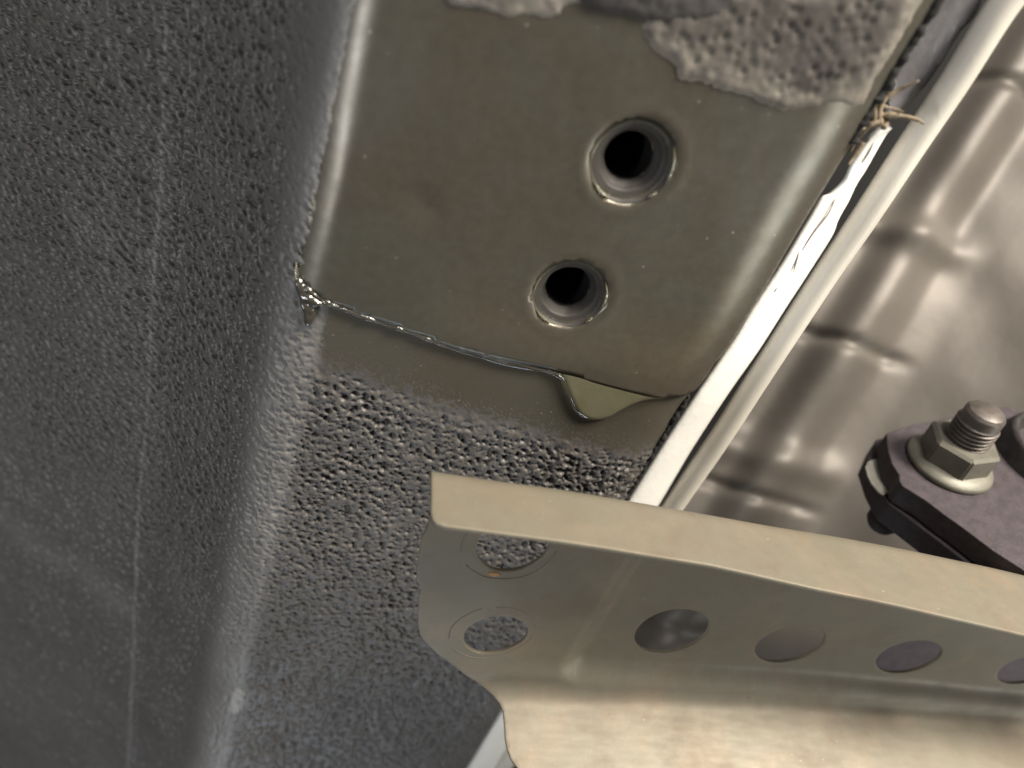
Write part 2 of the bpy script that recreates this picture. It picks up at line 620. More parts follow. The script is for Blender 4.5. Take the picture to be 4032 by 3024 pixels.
def make_body(name, q, t, mat):
    qq, tt = np.meshgrid(q, t)
    hgt = coat_height(qq, tt)
    s, h, ns, nh = profile(qq)
    # ragged limit of the coating
    tb = np.interp(s, coat_st[:, 0], coat_st[:, 1])
    rag = (fbm(qq * 500 + 5, tt * 500, 3) - 0.5) * 0.006
    t_seam_ = edge_st[0, 1]
    m_flat = smoothstep(-0.0015, 0.0085, tt - tb + rag)
    # over the left bend the coating is there all the way but thin above the seam
    t_seam = edge_st[0, 1]
    m_left = smoothstep(-0.001, -0.010, qq + rag * 0.5 + 0.004 * smoothstep(0.002, -0.010, tt - t_seam_) - 0.005)
    up = smoothstep(t_seam - 0.045, t_seam + 0.004, tt)
    bend = smoothstep(-0.028, -0.013, qq) * smoothstep(0.010, -0.002, qq)
    m_bend = 1 - bend * (0.93 - 0.28 * up)
    mask = np.maximum(m_flat, m_left) * m_bend
    thick = smoothstep(-0.0015, 0.008, tt - tb + rag) * 0.0008
    # extra rough pile-up just below the bare strip
    ridge = np.exp(-((tt - tb - 0.010) / 0.008) ** 2) * smoothstep(0.002, 0.01, qq)
    lift = hgt * mask * (1 + 0.30 * ridge) * np.where(qq < -0.004, 1.0, 1.0) + thick * smoothstep(-0.010, 0.010, qq) * 0.8
    lift = lift + 0.00042 * smoothstep(-0.0020, -0.0100, qq + rag * 0.3 * (tt < t_seam_))
    # drawn-out wave of the left panel
    lift = lift + np.where(qq < -0.01, (fbm(qq * 18, tt * 14, 2) - 0.5) * 0.004 * smoothstep(-0.01, -0.03, qq), 0)
    # crease line: a fine raised bead
    qc = -(RL * PHI_L + LW1)
    lift = lift + 0.0009 * np.exp(-((qq - qc - (fbm(tt * 40, tt * 0 + 3) - 0.5) * 0.0015) / 0.0006) ** 2)
    s = s - 0.0020 * smoothstep(right_t0, right_t0 + 0.02, tt) * smoothstep(0.3 * W_FLAT, Q_R, qq)
    V = P_r + (s + ns * lift)[..., None] * ES + tt[..., None] * ET + (h + nh * lift)[..., None] * N
    o = mesh_obj(name, V.reshape(-1, 3), grid_faces(*qq.shape), mat, rail)
    orient(o, N)
    return o


def with_mask_material():
    """coating everywhere except the bare strip, told apart by a painted attribute of coat thickness"""
    s = NT("coating over primed steel")
    at = s.t.nodes.new("ShaderNodeAttribute"); at.attribute_name = "coat"
    k = s.ramp(at.outputs["Fac"], [(0.12, 0.0), (0.42, 1.0)])
    big = s.noise(22, 4, 0.6); fine = s.noise(900, 3, 0.6)
    c = s.mix(s.ramp(big, [(0.35, 0.0), (0.65, 1.0)]), (0.068, 0.062, 0.056), (0.096, 0.088, 0.081))
    c = s.mix(s.ramp(fine, [(0.3, 0.0), (0.75, 0.45)]), c, (0.145, 0.137, 0.129))
    v = s.voro(150)
    c = s.mix(s.ramp(v.outputs["Distance"], [(0.0, 1.0), (0.04, 0.0)]), c, (0.42, 0.39, 0.34))
    n1 = s.noise(38, 5, 0.62, dist=0.6)
    p = s.mix(s.ramp(n1, [(0.38, 0.0), (0.62, 1.0)]), (0.112, 0.096, 0.072), (0.114, 0.105, 0.080))
    v2 = s.voro(330)
    sp = s.ramp(v2.outputs["Distance"], [(0.0, 1.0), (0.08, 0.7), (0.13, 0.0)])
    msk = s.ramp(s.noise(90, 2), [(0.50, 0.0), (0.60, 1.0)])
    p = s.mix(s.mix(1.0, sp, msk, 'MULTIPLY'), p, (0.30, 0.28, 0.22))
    at2 = s.t.nodes.new('ShaderNodeAttribute'); at2.attribute_name = 'scuff_sheen'
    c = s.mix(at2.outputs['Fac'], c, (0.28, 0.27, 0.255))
    # road dust washed in wide patches
    dustp = s.ramp(s.noise(9, 4, 0.6), [(0.45, 0.0), (0.70, 0.5)])
    c = s.mix(dustp, c, (0.118, 0.111, 0.104))
    rr = s.mix(k, (0.34, 0.34, 0.34), (0.46, 0.46, 0.46))
    mt = s.mix(k, (0.35, 0.35, 0.35), (0, 0, 0))
    nb = s.bump(s.noise(1500, 3, 0.6), 0.35, 0.0002)
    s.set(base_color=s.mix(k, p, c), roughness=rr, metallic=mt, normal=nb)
    return s.m


M_COAT2 = with_mask_material()


def add_coat_attr(o, dq):
    me = o.data
    co = np.empty(len(me.vertices) * 3, np.float32); me.vertices.foreach_get("co", co); co = co.reshape(-1, 3)
    rel = co - P_r
    s = rel @ ES; t = rel @ ET
    tb = np.interp(s, coat_st[:, 0], coat_st[:, 1])
    rag = (fbm(s * 500 + 5, t * 500, 3) - 0.5) * 0.006 + (fbm(s * 1400 + 5, t * 1400, 2) - 0.5) * 0.003
    m = smoothstep(-0.0030, 0.0026, t - tb + rag)
    qf = s - (sL + 0.0055)
    m = np.maximum(m, smoothstep(0.001, -0.0045, qf + rag * 0.35 + -0.0025 + 0.0085 * smoothstep(0.002, -0.010, t - edge_st[0, 1])))
    # overspray dots on the bare strip
    f1, f2, va = worley(s * 1100, t * 1100)
    dots = (f1 < 0.12 + 0.42 * va * smoothstep(-0.011, 0.0, t - tb)) & (t - tb > -0.015) & (va > 0.25)
    m = np.maximum(m, dots * 0.42)
    a = me.attributes.new("coat", 'FLOAT', 'POINT')
    a.data.foreach_set("value", m.astype(np.float32))
    # rub marks on the side panel: along the crease, one slanting, one long arc
    px = 2016 + F * co[:, 0] / co[:, 1]; py = 1512 - F * co[:, 2] / co[:, 1]
    sc = np.zeros(len(co))
    for line, w, k in (([(657, -200), (655, 0), (650, 220), (640, 500), (628, 760), (612, 1000), (598, 1200), (580, 1600), (545, 2000), (530, 2400), (505, 3100)], 5.0, 0.9),
                       ([(655, 560), (790, 620), (930, 690), (1060, 730)], 3.5, 0.45), ([(680, 1500), (560, 1600), (300, 1700)], 4, 0.2),
                       ([(-60, 2010), (60, 2080), (180, 2170), (330, 2250), (480, 2380)], 45.0, 0.35), ([(1180, -50), (1120, 300)], 3, 0.2),
                       ([(940, 2730), (925, 2790)], 26.0, 1.3)):  # last entry is a painted gloss spot on the bend
        wob = (fbm(px / 60, py / 60, 2) - 0.5) * 12
        d = edge_dist(np.array(line, float), px + wob, py, closed=False)
        brk_ = 0.35 + 0.9 * fbm(px / 40 + 7, py / 40, 3)
        sc = np.maximum(sc, k * np.exp(-(d / w) ** 2) * brk_)
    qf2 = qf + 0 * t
    sc = np.maximum(sc, 0.42 * smoothstep(-0.016, -0.008, qf2) * smoothstep(0.004, -0.001, qf2) * (0.6 + 0.8 * fbm(s * 160, t * 60, 3)))  # bend made paler in colour to carry its sheen
    a = me.attributes.new("scuff_sheen", 'FLOAT', 'POINT')
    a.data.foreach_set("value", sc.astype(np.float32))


q_all = np.concatenate([np.arange(Q_L, -0.060, 0.0007), np.arange(-0.060, -0.006, 0.00040), np.arange(-0.006, Q_R + 0.0001, 0.00031)])
t_all = np.concatenate([np.arange(T0, 0.14, 0.00036), np.arange(0.14, T1 + 0.13, 0.0008)])
print("body grid", len(q_all), len(t_all), T0, T1)
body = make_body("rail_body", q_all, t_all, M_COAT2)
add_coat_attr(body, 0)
HOLE_C = [st(*D2(1367, 352), 0.0011), st(*D2(1232, 638), 0.0011)]
me = body.data
bmh = bmesh.new(); bmh.from_mesh(me)
dead = []
for f in bmh.faces:
    r_ = f.calc_center_median() - Vector(P_r)
    a_, b_ = r_.dot(Vector(ES)), r_.dot(Vector(ET))
    if any((a_ - c_[0]) ** 2 + (b_ - c_[1]) ** 2 < 0.0083 ** 2 for c_ in HOLE_C): dead.append(f)
bmesh.ops.delete(bmh, geom=dead, context='FACES'); bmh.to_mesh(me); bmh.free()
# folded back ragged lip on the right edge, blackened to carry the gap's shade
qe = np.array([Q_R]);
tt_ = np.arange(T0, T1, 0.0012)
lipv = []
for k, dd in enumerate((0.0, 0.002, 0.006, 0.012)):
    s, h, ns, nh = profile(np.full(tt_.shape, Q_R))
    j = (fbm(tt_ * 500 + 3, tt_ * 0 + k) - 0.5) * 0.0032 * (k > 0)
    s = s - 0.0020 * smoothstep(right_t0, right_t0 + 0.02, tt_)
    lipv.append(P_r + (s + 0.0004 + dd * 0.12 + j)[:, None] * ES + tt_[:, None] * ET + (h - 0.0003 - dd)[:, None] * N)
lipv = np.array(lipv)
lip = mesh_obj("gap_shade_lip", lipv.reshape(-1, 3), grid_faces(4, len(tt_)), M_TAR_GAP, rail)

# crumbly black crust on the edge: beside the foam patch; below the plate it paints in the dark gap
for (ya, yb, base_r, seedv) in ((-40, 560, 0.0012, 3), (1590, 2150, 0.0009, 9)):
    ta = st(3660 - 0.6 * (ya - 0), ya)[1]; tb_ = st(3660 - 0.6 * yb, yb)[1]
    tq = np.arange(min(ta, tb_), max(ta, tb_), 0.00055)
    sh_ = 0.0020 * smoothstep(right_t0, right_t0 + 0.02, tq)
    ra = base_r * (0.25 + 1.3 * fbm(tq * 700 + seedv, tq * 0 + seedv, 3)) 
    Pq = RQ(np.full(tq.shape, Q_R), tq, 0.0012 if seedv == 3 else 0.0002) - ES * sh_[:, None] + ES * ((fbm(tq * 900, tq * 0 + 5, 2) - 0.5) * 0.0014)[:, None]
    tube("tar_gap_crust", Pq, ra, M_TAR_GAP, rail, seg=9, normal=N)

# ---- smooth plate with two stepped sleeves
HP = 0.0011                     # plate thickness
HOLES = []
for (cx, cy), ro in (((1367, 352), 0.0093), ((1232, 638), 0.0091)):
    c = st(*D2(cx, cy), HP)
    HOLES.append((c, ro))
print("hole s,t", HOLES)


def plate_lift(q):
    return HP * smoothstep(-0.0095, 0.0015, q)


qs_edge = q_of_s(edge_st[:, 0])
# continue the edge round the bends
left_pts = [(-0.0082, edge_st[0, 1] - 0.0055), (qs_edge[0] - 0.0022, edge_st[0, 1] - 0.002)][::-1]
outline = []
e2 = catmull([np.array([q, t]) for q, t in zip(qs_edge, edge_st[:, 1])], 4)
right_t = edge_st[-1, 1]
outline += [(-0.0088, T0), *left_pts[::-1], *[tuple(p) for p in e2], (Q_R + 0.0006, right_t - 0.004), (Q_R + 0.0006, T0)]
outline = [p for p in outline]
outline = [(min(q, Q_R + 0.0006), t) for q, t in outline]
outline = resample(outline, 0.0012)
# drop near duplicates
cl = [outline[0]]
for p in outline[1:]:
    if np.hypot(*(p - cl[-1])) > 0.0003: cl.append(p)
outline = np.array(cl)
holes2 = []
for (c, ro) in HOLES:
    a = np.linspace(0, 2 * math.pi, 72, endpoint=False)
    wob = 1 + 0.012 * np.sin(3 * a + c[1] * 900) + 0.006 * np.sin(7 * a)
    holes2.append(np.stack([q_of_s(c[0]) + ro * wob * np.cos(a), c[1] + ro * wob * np.sin(a)], 1))
V2, T2 = cdt(outline, holes2, 0.0014)
dent = 0.0005 * np.exp(-(((V2[:, 0] - q_of_s(st(*D2(915, 440))[0])) ** 2 + (V2[:, 1] - st(*D2(915, 440))[1]) ** 2) / 0.0035 ** 2))
wave = (fbm(V2[:, 0] * 40, V2[:, 1] * 25, 2) - 0.5) * 0.0009
rim = 0
for (c, ro) in HOLES:
    dd = np.hypot(V2[:, 0] - q_of_s(c[0]), V2[:, 1] - c[1]) - ro
    rim = rim + -0.00045 * np.exp(-np.maximum(dd, 0) / 0.0009) + 0.0002 * np.exp(-((dd - 0.0022) / 0.0012) ** 2)
fade = smoothstep(-0.007, 0.004, V2[:, 0])
V3 = RQ(V2[:, 0], V2[:, 1], plate_lift(V2[:, 0]) + (wave - dent + rim) * fade)
plate = mesh_obj("smooth_plate", V3, T2, M_PLATE, rail)
orient(plate, N)
plate['label'] = "smooth olive grey plate with two round stepped holes"
sol = plate.modifiers.new("thickness", 'SOLIDIFY'); sol.thickness = 0.0010; sol.offset = -1

for i, (c, ro) in enumerate(HOLES):
    Pc = RP(c[0], c[1], HP - 0.0004)
    k = ro
    deep = 0.020
    rin = k * (0.60 if i == 0 else 0.62)
    def wobble(r, h, a, ph=i):
        return r * (1 + 0.010 * math.sin(5 * a + ph * 2) + 0.006 * math.sin(11 * a + h * 900))
    ax = -N
    # seat ring, cone, bore (heights measured inwards)
    prof = [(k * 1.03, -0.0001), (k * 0.99, 0.0002), (k * 0.94, 0.0009), (k * 0.90, 0.0012), (k * 0.80, 0.0012),
            (k * 0.76, 0.0014), (k * 0.74, 0.0022), (k * 0.70, 0.0027), (rin * 1.10, 0.0032), (rin * 1.03, 0.0037), (rin, 0.0043)]
    sl = lathe("bolt_sleeve", prof, Pc, ax, M_STEEL, rail, seg=72, rfun=wobble)
    orient(sl, N)
    sl['label'] = ("upper stepped bolt hole sleeve" if i == 0 else "lower stepped bolt hole sleeve")
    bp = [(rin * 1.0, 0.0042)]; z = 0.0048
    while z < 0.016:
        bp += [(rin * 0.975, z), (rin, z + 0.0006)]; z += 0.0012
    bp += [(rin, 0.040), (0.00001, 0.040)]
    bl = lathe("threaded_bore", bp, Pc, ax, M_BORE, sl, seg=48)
    # beads of clear sealer squeezed out round the seat
    for a0, a1, r_ in ((5.6, 6.5, 0.00030), (1.7, 2.4, 0.00034), (0.5, 0.75, 0.00040), (2.9, 3.6, 0.00014)):
        aa = np.linspace(a0, a1, 22)
        pts = [RP(c[0] + k * 1.0 * math.cos(a), c[1] + k * 1.0 * math.sin(a), HP - 0.0001) for a in aa]
        rr = r_ * np.sin(np.linspace(0.05, math.pi - 0.05, 22)) * (0.7 + 0.6 * RNG.random(22))
        b = tube("sealer_bead", pts, rr, M_SEAL, rail, seg=8)

# ---- sealer along the plate edge
pts = []; rr = []
ee = catmull([np.array([q, t]) for q, t in zip(qs_edge, edge_st[:, 1])], 14)
k0 = 0; k1 = int(len(ee) * 0.44)
for j in range(k0, k1):
    q, t = ee[j]
    u = j / k1
    rad = 0.00075 * (0.55 + 0.9 * vnoise(np.array([j * 0.31]), np.array([2.0]))[0]) * (1 - 0.5 * u)
    lift = plate_lift(np.array([q]))[0] * 0.62
    pts.append(RQ(np.array([q]), np.array([t + 0.0004]), lift)[0]); rr.append(rad)
seal = tube("seam_sealer", pts, rr, M_BEAD, rail, seg=12, normal=N)
seal['label'] = "dark wet-looking bead of sealer along the plate edge"
# second thin filament and a smear on the bend
pts2 = [RQ(np.array([q]), np.array([t]), l)[0] for q, t, l in
        [(qs_edge[0] - 0.0008, edge_st[0, 1] - 0.004, 0.0007), (qs_edge[0] - 0.0002, edge_st[0, 1] - 0.001, 0.0011), (qs_edge[0] + 0.0006, edge_st[0, 1] + 0.0018, 0.0010), (qs_edge[0] + 0.0012, edge_st[0, 1] + 0.0030, 0.0006)]]
tube("sealer_drip", catmull(pts2, 6), 0.00020, M_SEAL, rail, seg=8, normal=N)
smear_px = [(638, 604), (652, 610), (668, 632), (688, 644), (700, 656), (684, 664), (682, 684), (668, 706), (658, 698), (655, 672), (648, 652), (640, 634), (634, 616)]
# dark flattened run between seam and drop
run_px = [(1030, 762), (1080, 768), (1130, 777), (1160, 788), (1200, 800), (1225, 815), (1215, 822), (1180, 805), (1140, 799), (1090, 790), (1050, 778)]
# ---- hanging drop of sealant


def dome(name, px, off, H, r, mat, parent, step, wob=0.0, rough=0.0, free=None):
    poly = catmull([st(*D2(*p), off) for p in px], 5, closed=True)
    poly = resample(poly, step * 0.9)
    cl = [poly[0]]
    for p in poly[1:]:
        if np.hypot(*(p - cl[-1])) > step * 0.3: cl.append(p)
    poly = np.array(cl)
    if wob:
        cc = poly.mean(0)
        k = (fbm(poly[:, 0] * 900, poly[:, 1] * 900, 3) - 0.5) * wob
        d = poly - cc; d /= np.linalg.norm(d, axis=1)[:, None]
        poly = poly + d * k[:, None]
    V, T = cdt(poly, [], step)
    d = edge_dist(poly, V[:, 0], V[:, 1])
    if free is not None:
        d = edge_dist(catmull([st(*D2(*p), off) for p in free], 5), V[:, 0], V[:, 1], closed=False)
    u = np.clip(d / r, 0, 1)
    h = H * np.sqrt(np.clip(1 - (1 - u) ** 2, 0, 1))
    if rough:
        f1, f2, va = worley(V[:, 0] / 0.0022 + 30, V[:, 1] / 0.0022 + 44)
        pit = (1 - smoothstep(0.1, 0.6, f1)) * va
        h = h * (0.75 + 0.6 * fbm(V[:, 0] * 330, V[:, 1] * 330, 3)) - rough * pit * smoothstep(0.0, 0.8, u)
        h = h * smoothstep(0, 0.2, u)
    P = RQ(q_of_s(V[:, 0]), V[:, 1], off + h)
    o = mesh_obj(name, P, T, mat, parent)
    orient(o, N)
    at = o.data.attributes.new("rim", 'FLOAT', 'POINT')
    rim_ = smoothstep(0.0065, 0.0020, d + 0.006 * (fbm(V[:, 0] * 130, V[:, 1] * 130, 3) - 0.5))
    if len(at.data) == len(rim_): at.data.foreach_set("value", rim_.astype(np.float32))
    return o


sm_ = dome("sealer_smear", smear_px, 0.0005, 0.0011, 0.0010, M_BEAD, rail, 0.0004, 0.0008, 0.0004)
dome("sealer_run", run_px, 0.0002, 0.0009, 0.0012, M_BEAD, rail, 0.0004)
drop_px = [(1196, 800), (1212, 822), (1222, 848), (1232, 872), (1246, 892), (1266, 903), (1290, 905), (1315, 899), (1342, 884), (1370, 870), (1402, 861), (1440, 858), (1400, 850), (1350, 838), (1290, 822), (1240, 806)]
drop = dome("sealant_drop", drop_px, 0.0001, 0.0016, 0.0022, M_SEAL, rail, 0.00035, free=drop_px[:12])
drop['label'] = "clear olive drop of sealant sagging from the plate's lower edge"

# ---- foam residue patches at the top of the plate
resA = [(960, -60), (962, 2), (985, 14), (1020, 20), (1060, 28), (1090, 38), (1130, 36), (1180, 42), (1205, 30), (1225, 14), (1262, 6), (1290, -10), (1290, -60)]
resB = [(1385, -60), (1400, 30), (1388, 60), (1400, 92), (1425, 118), (1455, 140), (1472, 172), (1520, 178), (1560, 196), (1610, 206), (1660, 226), (1700, 240), (1750, 236), (1800, 226), (1850, 240), (1884, 226), (1900, 180), (1934, 130), (1960, 84), (1984, 44), (2012, -10), (2040, -60)]
resC = [(1235, -60), (1262, 8), (1300, 26), (1360, 34), (1420, 46), (1500, 46), (1560, 30), (1590, -60)]
o1 = dome("foam_residue", resA, HP - 0.0001, 0.0007, 0.003, M_RESID, rail, 0.0006, 0.0012, 0.0003)
M_SMUDGE = m_simple("dark tarry smudge", (0.045, 0.04, 0.038), 0.6, 0, 300, 0.0004, 0.4, 150)
o3 = dome("tar_smudge", resC, HP + 0.0004, 0.0007, 0.004, M_SMUDGE, rail, 0.0007, 0.002, 0.0003)
o2 = dome("foam_residue", resB, HP - 0.0001, 0.0008, 0.006, M_RESID, rail, 0.0006, 0.0014, 0.00055)
o2['label'] = "large pale grey pitted patch of old foam"
o1['label'] = "small grey scrap of old foam at the top edge"

# ------------------------------------------------------------------ stamped bracket
DB = 0.160
P_b = np.array([0.0, DB, 0.0])
TB = 0.0012


def sc_b(a):
    return 1.0 + 0.0 * a


def on_b(px, py):
    return hit(px, py, P_b, n_r)


f0 = on_b(1695, 1863); f1_ = on_b(4032, 2272); fm = on_b(2784, 2029)
A = nrm(f1_ - f0); B = nrm(np.cross(N, A))
if B[2] > 0: B = -B


def ab(px, py):
    P = on_b(px, py) - f0
    return np.array([np.dot(P, A), np.dot(P, B)])


a_m, b_m = ab(2784, 2029); a_e, _ = ab(4032, 2272)
kc = b_m / (a_m * (a_e - a_m))
print("a_m,b_m,a_e", a_m, b_m, a_e, "slope", kc)


def cb(a):
    return kc * a * (a_e - a)


# free edge of the top flange: depth along N from the fold
def flange_len(px, py):
    # plane through fold line spanned by A and N
    n = nrm(np.cross(A, N))
    P = hit(px, py, f0, n) - f0
    return np.dot(P, A), np.dot(P, N)


print("flange", [flange_len(x, y) for x, y in ((1743, 2055), (2164, 2117), (2754, 2220), (3420, 2372), (4032, 2479))])
LF = 0.0150
R1 = 0.0022         # upper bend radius
# web from b=0 to b=WB, then large fillet, then lower flange
def AV0(px, py):
    a, b = ab(px, py)
    return a, b - cb(a)


wa, wb = AV0(2300, 2672); xa, xb = AV0(3950, 2785)
print("web low", wa, wb, xa, xb)
WB = wb


def sc_b(a):
    return 1.0 + (xb / wb - 1.0) * np.clip((a - wa) / (xa - wa), -0.3, 1.5)


def fl_b(a):
    return np.interp(a, [0.0, 0.028, 0.066, 0.113, 0.162, 0.20], [1.0, 1.0, 1.03, 1.28, 1.45, 1.52])


R2 = 0.0085


def bprof(v, a=0.0):
    """v: unrolled coordinate (v=0 fold). returns b, n"""
    v = np.asarray(v, float)
    b = v.copy(); n = np.zeros_like(v)
    arc = R1 * math.pi / 2
    # upper: fold region v in [-arc/2.., ] -> flange for v<-arc
    th = np.clip((R1 - v) / R1, 0, math.pi / 2)
    m = v < R1
    b = np.where(m, R1 - R1 * np.sin(th), b)
    n = np.where(m, R1 * (1 - np.cos(th)), n)
    ext = np.maximum(-(v - R1 + arc), 0)
    n = n + np.where(m, ext * fl_b(np.asarray(a, float)), 0)
    # lower fillet
    ang = math.radians(72)
    th2 = np.clip((v - WB) / R2, 0, ang)
    e = np.maximum(v - WB - R2 * ang, 0)
    m = v > WB
    b = np.where(m, WB + R2 * np.sin(th2) + e * math.cos(ang), b)
    n = np.where(m, R2 * (1 - np.cos(th2)) + e * math.sin(ang), n)
    return b, n


emb0 = ab(2360, 2600); emb_t = ab(2420, 2200)
print("emboss", emb0, emb_t)
A_EMB = ab(2375, 2430)[0]
V_EMB = (lambda q: (q[1] - cb(q[0])) / sc_b(q[0]))(ab(2800, 2648)) + 0.0058


def emboss(a, b):
    """raised panel carrying the row of holes (towards the camera)"""
    r = 0.006
    dx = a - A_EMB; dy = V_EMB - (b - cb(a)) / sc_b(a)
    # signed distance to a rounded quarter region
    qx = np.minimum(dx - r, 0); qy = np.minimum(dy - r, 0)
    d = r - np.hypot(qx, qy)
    d = np.where((dx > r) & (dy > r), np.minimum(dx, dy), d)
    return d


def bracket_pt(a, v):
    b, n = bprof(v, a)
    bb = b * sc_b(a) + cb(a)
    d = emboss(a, bb)
    web = smoothstep(0.0012, 0.006, v)
    e = -0.0042 * smoothstep(-0.0044, 0.0044, d) * web
    # shallow bead under the panel
    bead = 0.0009 * np.exp(-(((v - (WB - 0.001)) / 0.0042) ** 2)) * smoothstep(0.0, 0.03, a)
    wv = (fbm(a * 25 + 3, v * 30, 2) - 0.5) * 0.0012
    P = f0 + a[..., None] * A + bb[..., None] * B + (n + e + bead + wv)[..., None] * N
    return P


def AV(px, py):
    a, b = ab(px, py)
    return np.array([a, (b - cb(a)) / sc_b(a)])


vtop = R1 - R1 * math.pi / 2 - LF
def inv_pt(px, py):
    """unrolled sheet coordinates of the spot seen at a photograph pixel"""
    x = AV(px, py).copy()
    def f(x):
        P = bracket_pt(np.array([x[0]]), np.array([x[1]]))[0]
        return np.array([2016 + F * P[0] / P[1] - px, 1512 - F * P[2] / P[1] - py])
    for _ in range(12):
        r = f(x); e = 1e-5
        J = np.stack([(f(x + np.array([e, 0])) - r) / e, (f(x + np.array([0, e])) - r) / e], 1)
        d = np.linalg.solve(J, r)
        x = x - np.clip(d, -0.006, 0.006)
    return x


low_left = [AV(*p) for p in ((1681, 2085), (1661, 2117), (1650, 2180), (1641, 2243), (1638, 2287), (1648, 2296), (1656, 2309), (1656, 2322), (1650, 2345), (1646, 2400), (1646, 2464), (1652, 2500), (1670, 2530), (1720, 2578))]
low_left += [inv_pt(*p) for p in ((1802, 2634), (1860, 2676), (1908, 2710), (1945, 2742), (1968, 2770), (1981, 2800), (1986, 2850), (1989, 2906), (1997, 2950), (2012, 2990), (2036, 3022))]
print("low_left", low_left[-3:], "WB", WB)
aE = ab(4032, 2600)[0] + 0.05
vE = max(WB + 0.034, low_left[-1][1] + 0.004)
out = [(0.0030, vtop), (aE, vtop), (aE, vE), (low_left[-1][0] + 0.006, vE), (low_left[-1][0] + 0.002, vE - 0.0015)]
out += [tuple(p) for p in low_left[::-1]]
aL0 = low_left[0][0]
out += [(aL0 + 0.0000, 0.006), (0.0004, 0.0035), (0.0000, 0.0005), (0.0, vtop + 0.0032), (0.0004, vtop + 0.0014), (0.0013, vtop + 0.0004)]
out = resample(out, 0.0013)
cl = [out[0]]
for p in out[1:]:
    if np.hypot(*(p - cl[-1])) > 0.0003: cl.append(p)
out = np.array(cl)


def circ(cx, cy, r, n=56, sq=1.0, wob=0.0):
    a0, v0 = inv_pt(cx, cy)
    a = np.linspace(0, 2 * math.pi, n, endpoint=False)
    rr = r * (1 + wob * np.sin(3 * a + cx) + wob * 0.6 * np.sin(8 * a))
    return np.stack([a0 + rr * np.cos(a), v0 + rr * sq * np.sin(a)], 1)


bh = [circ(2020, 2150, 0.0094, wob=0.012), circ(1950, 2502, 0.0090, wob=0.012),
      circ(2646, 2489, 0.0113), circ(3111, 2538, 0.0112), circ(3579, 2588, 0.0111), circ(4045, 2640, 0.0110)]
Vb, Tb = cdt(out, bh, 0.0011)
brk = empty("stamped_bracket", f0)
tag(brk, "beige stamped sheet-metal bracket with a row of round holes, lower right foreground", "bracket")
bo = mesh_obj("bracket_sheet", bracket_pt(Vb[:, 0], Vb[:, 1]), Tb, M_BRK, brk)
orient(bo, N)
sol = bo.modifiers.new("thickness", 'SOLIDIFY'); sol.thickness = TB; sol.offset = -1
bv = bo.modifiers.new("edge", 'BEVEL'); bv.width = 0.00022; bv.segments = 2; bv.limit_method = 'ANGLE'; bv.angle_limit = math.radians(50)
# scuffed seat rings round the two bolt holes
for (cx, cy, r) in ((2010, 2152, 0.0124), (1938, 2492, 0.0120)):
    ring = circ(cx, cy, r, 60, 1.0, 0.01)
    for lo, hi, rad in ((0, 24, 0.00016), (27, 41, 0.00020), (43, 58, 0.00012)):
        pr = []
        for p in ring[lo:hi]:
            pr.append(bracket_pt(np.array([p[0]]), np.array([p[1]]))[0])
        o = tube("seat_ring", pr, rad, M_BRK, brk, seg=6, normal=N)
c_ = circ(2005, 2150, 0.0108, 60)
# rust dab by the upper hole
pr = [bracket_pt(np.array([p[0]]), np.array([p[1]]))[0] + N * 0.00005 for p in c_[14:18]]
tube("rust_spot", pr, [0.0003, 0.0009, 0.0009, 0.0003], M_RUST, brk, seg=8, flat=0.12, normal=N)

# ------------------------------------------------------------------ tubes beside the rail
DT = 0.216
P_t = np.array([0.0, DT, 0.0])
def on_t(px, py, d=DT): return hit(px, py, np.array([0, d, 0.0]), n_r)
ctr = [(4140, -170), (3965, 0), (3760, 320), (3580, 588), (3400, 862), (3280, 1036), (3160, 1218), (2990, 1480), (2820, 1745), (2638, 2010), (2400, 2370), (2150, 2760), (1960, 3060), (1850, 3240)]
cp = catmull([on_t(*p) for p in ctr], 6)
bt = tube("painted_tube", cp, 0.0035, M_CREAM, None, seg=28)
tag(bt, "long cream painted tube running diagonally, right of the white sleeve", "tube")

# glare-white sleeve: outline traced left/right, real thickness
Ls = [(3492, 487), (3420, 545), (3378, 600), (3345, 660), (3322, 710), (3270, 760), (3226, 785), (3170, 880), (3060, 1060), (2961, 1210), (2880, 1345), (2739, 1553), (2600, 1766), (2474, 1967), (2300, 2240), (2130, 2520), (1990, 2765), (1836, 3024), (1720, 3210)]
Rs = [(3505, 500), (3490, 520), (3450, 590), (3405, 670), (3372, 720), (3340, 790), (3300, 865), (3275, 930), (3190, 1065), (3088, 1222), (2990, 1375), (2860, 1560), (2720, 1775), (2590, 1995), (2440, 2230), (2270, 2500), (2130, 2740), (1960, 3010), (1850, 3180)]
LA = catmull([on_t(*p, DT - 0.0065) for p in Ls], 8); RA = catmull([on_t(*p, DT + 0.001) for p in Rs], 8)
nr = len(LA); ns_ = 15
V = np.zeros((nr, 2 * ns_, 3))
side = nrm(np.cross(ET, N))
for i in range(nr):
    c = (LA[i] + RA[i]) / 2; w = np.linalg.norm(RA[i] - LA[i]) / 2
    x = (RA[i] - LA[i]) / (2 * w)
    for k in range(2 * ns_):
        th = 2 * math.pi * k / (2 * ns_)
        bumpy = 1 + 0.10 * (vnoise(np.array([i * 0.23]), np.array([k * 0.5]))[0] - 0.5)
        V[i, k] = c + x * w * math.cos(th) + N * math.sin(th) * min(w, 0.0042) * 0.42 * bumpy
V = V.reshape(-1, 3); Fc = []
m2 = 2 * ns_
for i in range(nr - 1):
    for k in range(m2):
        Fc.append((i * m2 + k, i * m2 + (k + 1) % m2, (i + 1) * m2 + (k + 1) % m2, (i + 1) * m2 + k))
Fc.append(tuple(range(m2))); Fc.append(tuple((nr - 1) * m2 + k for k in range(m2)))
sleeve = mesh_obj("white_sleeve", V, Fc, M_WHITE)
orient_ok = sleeve.data
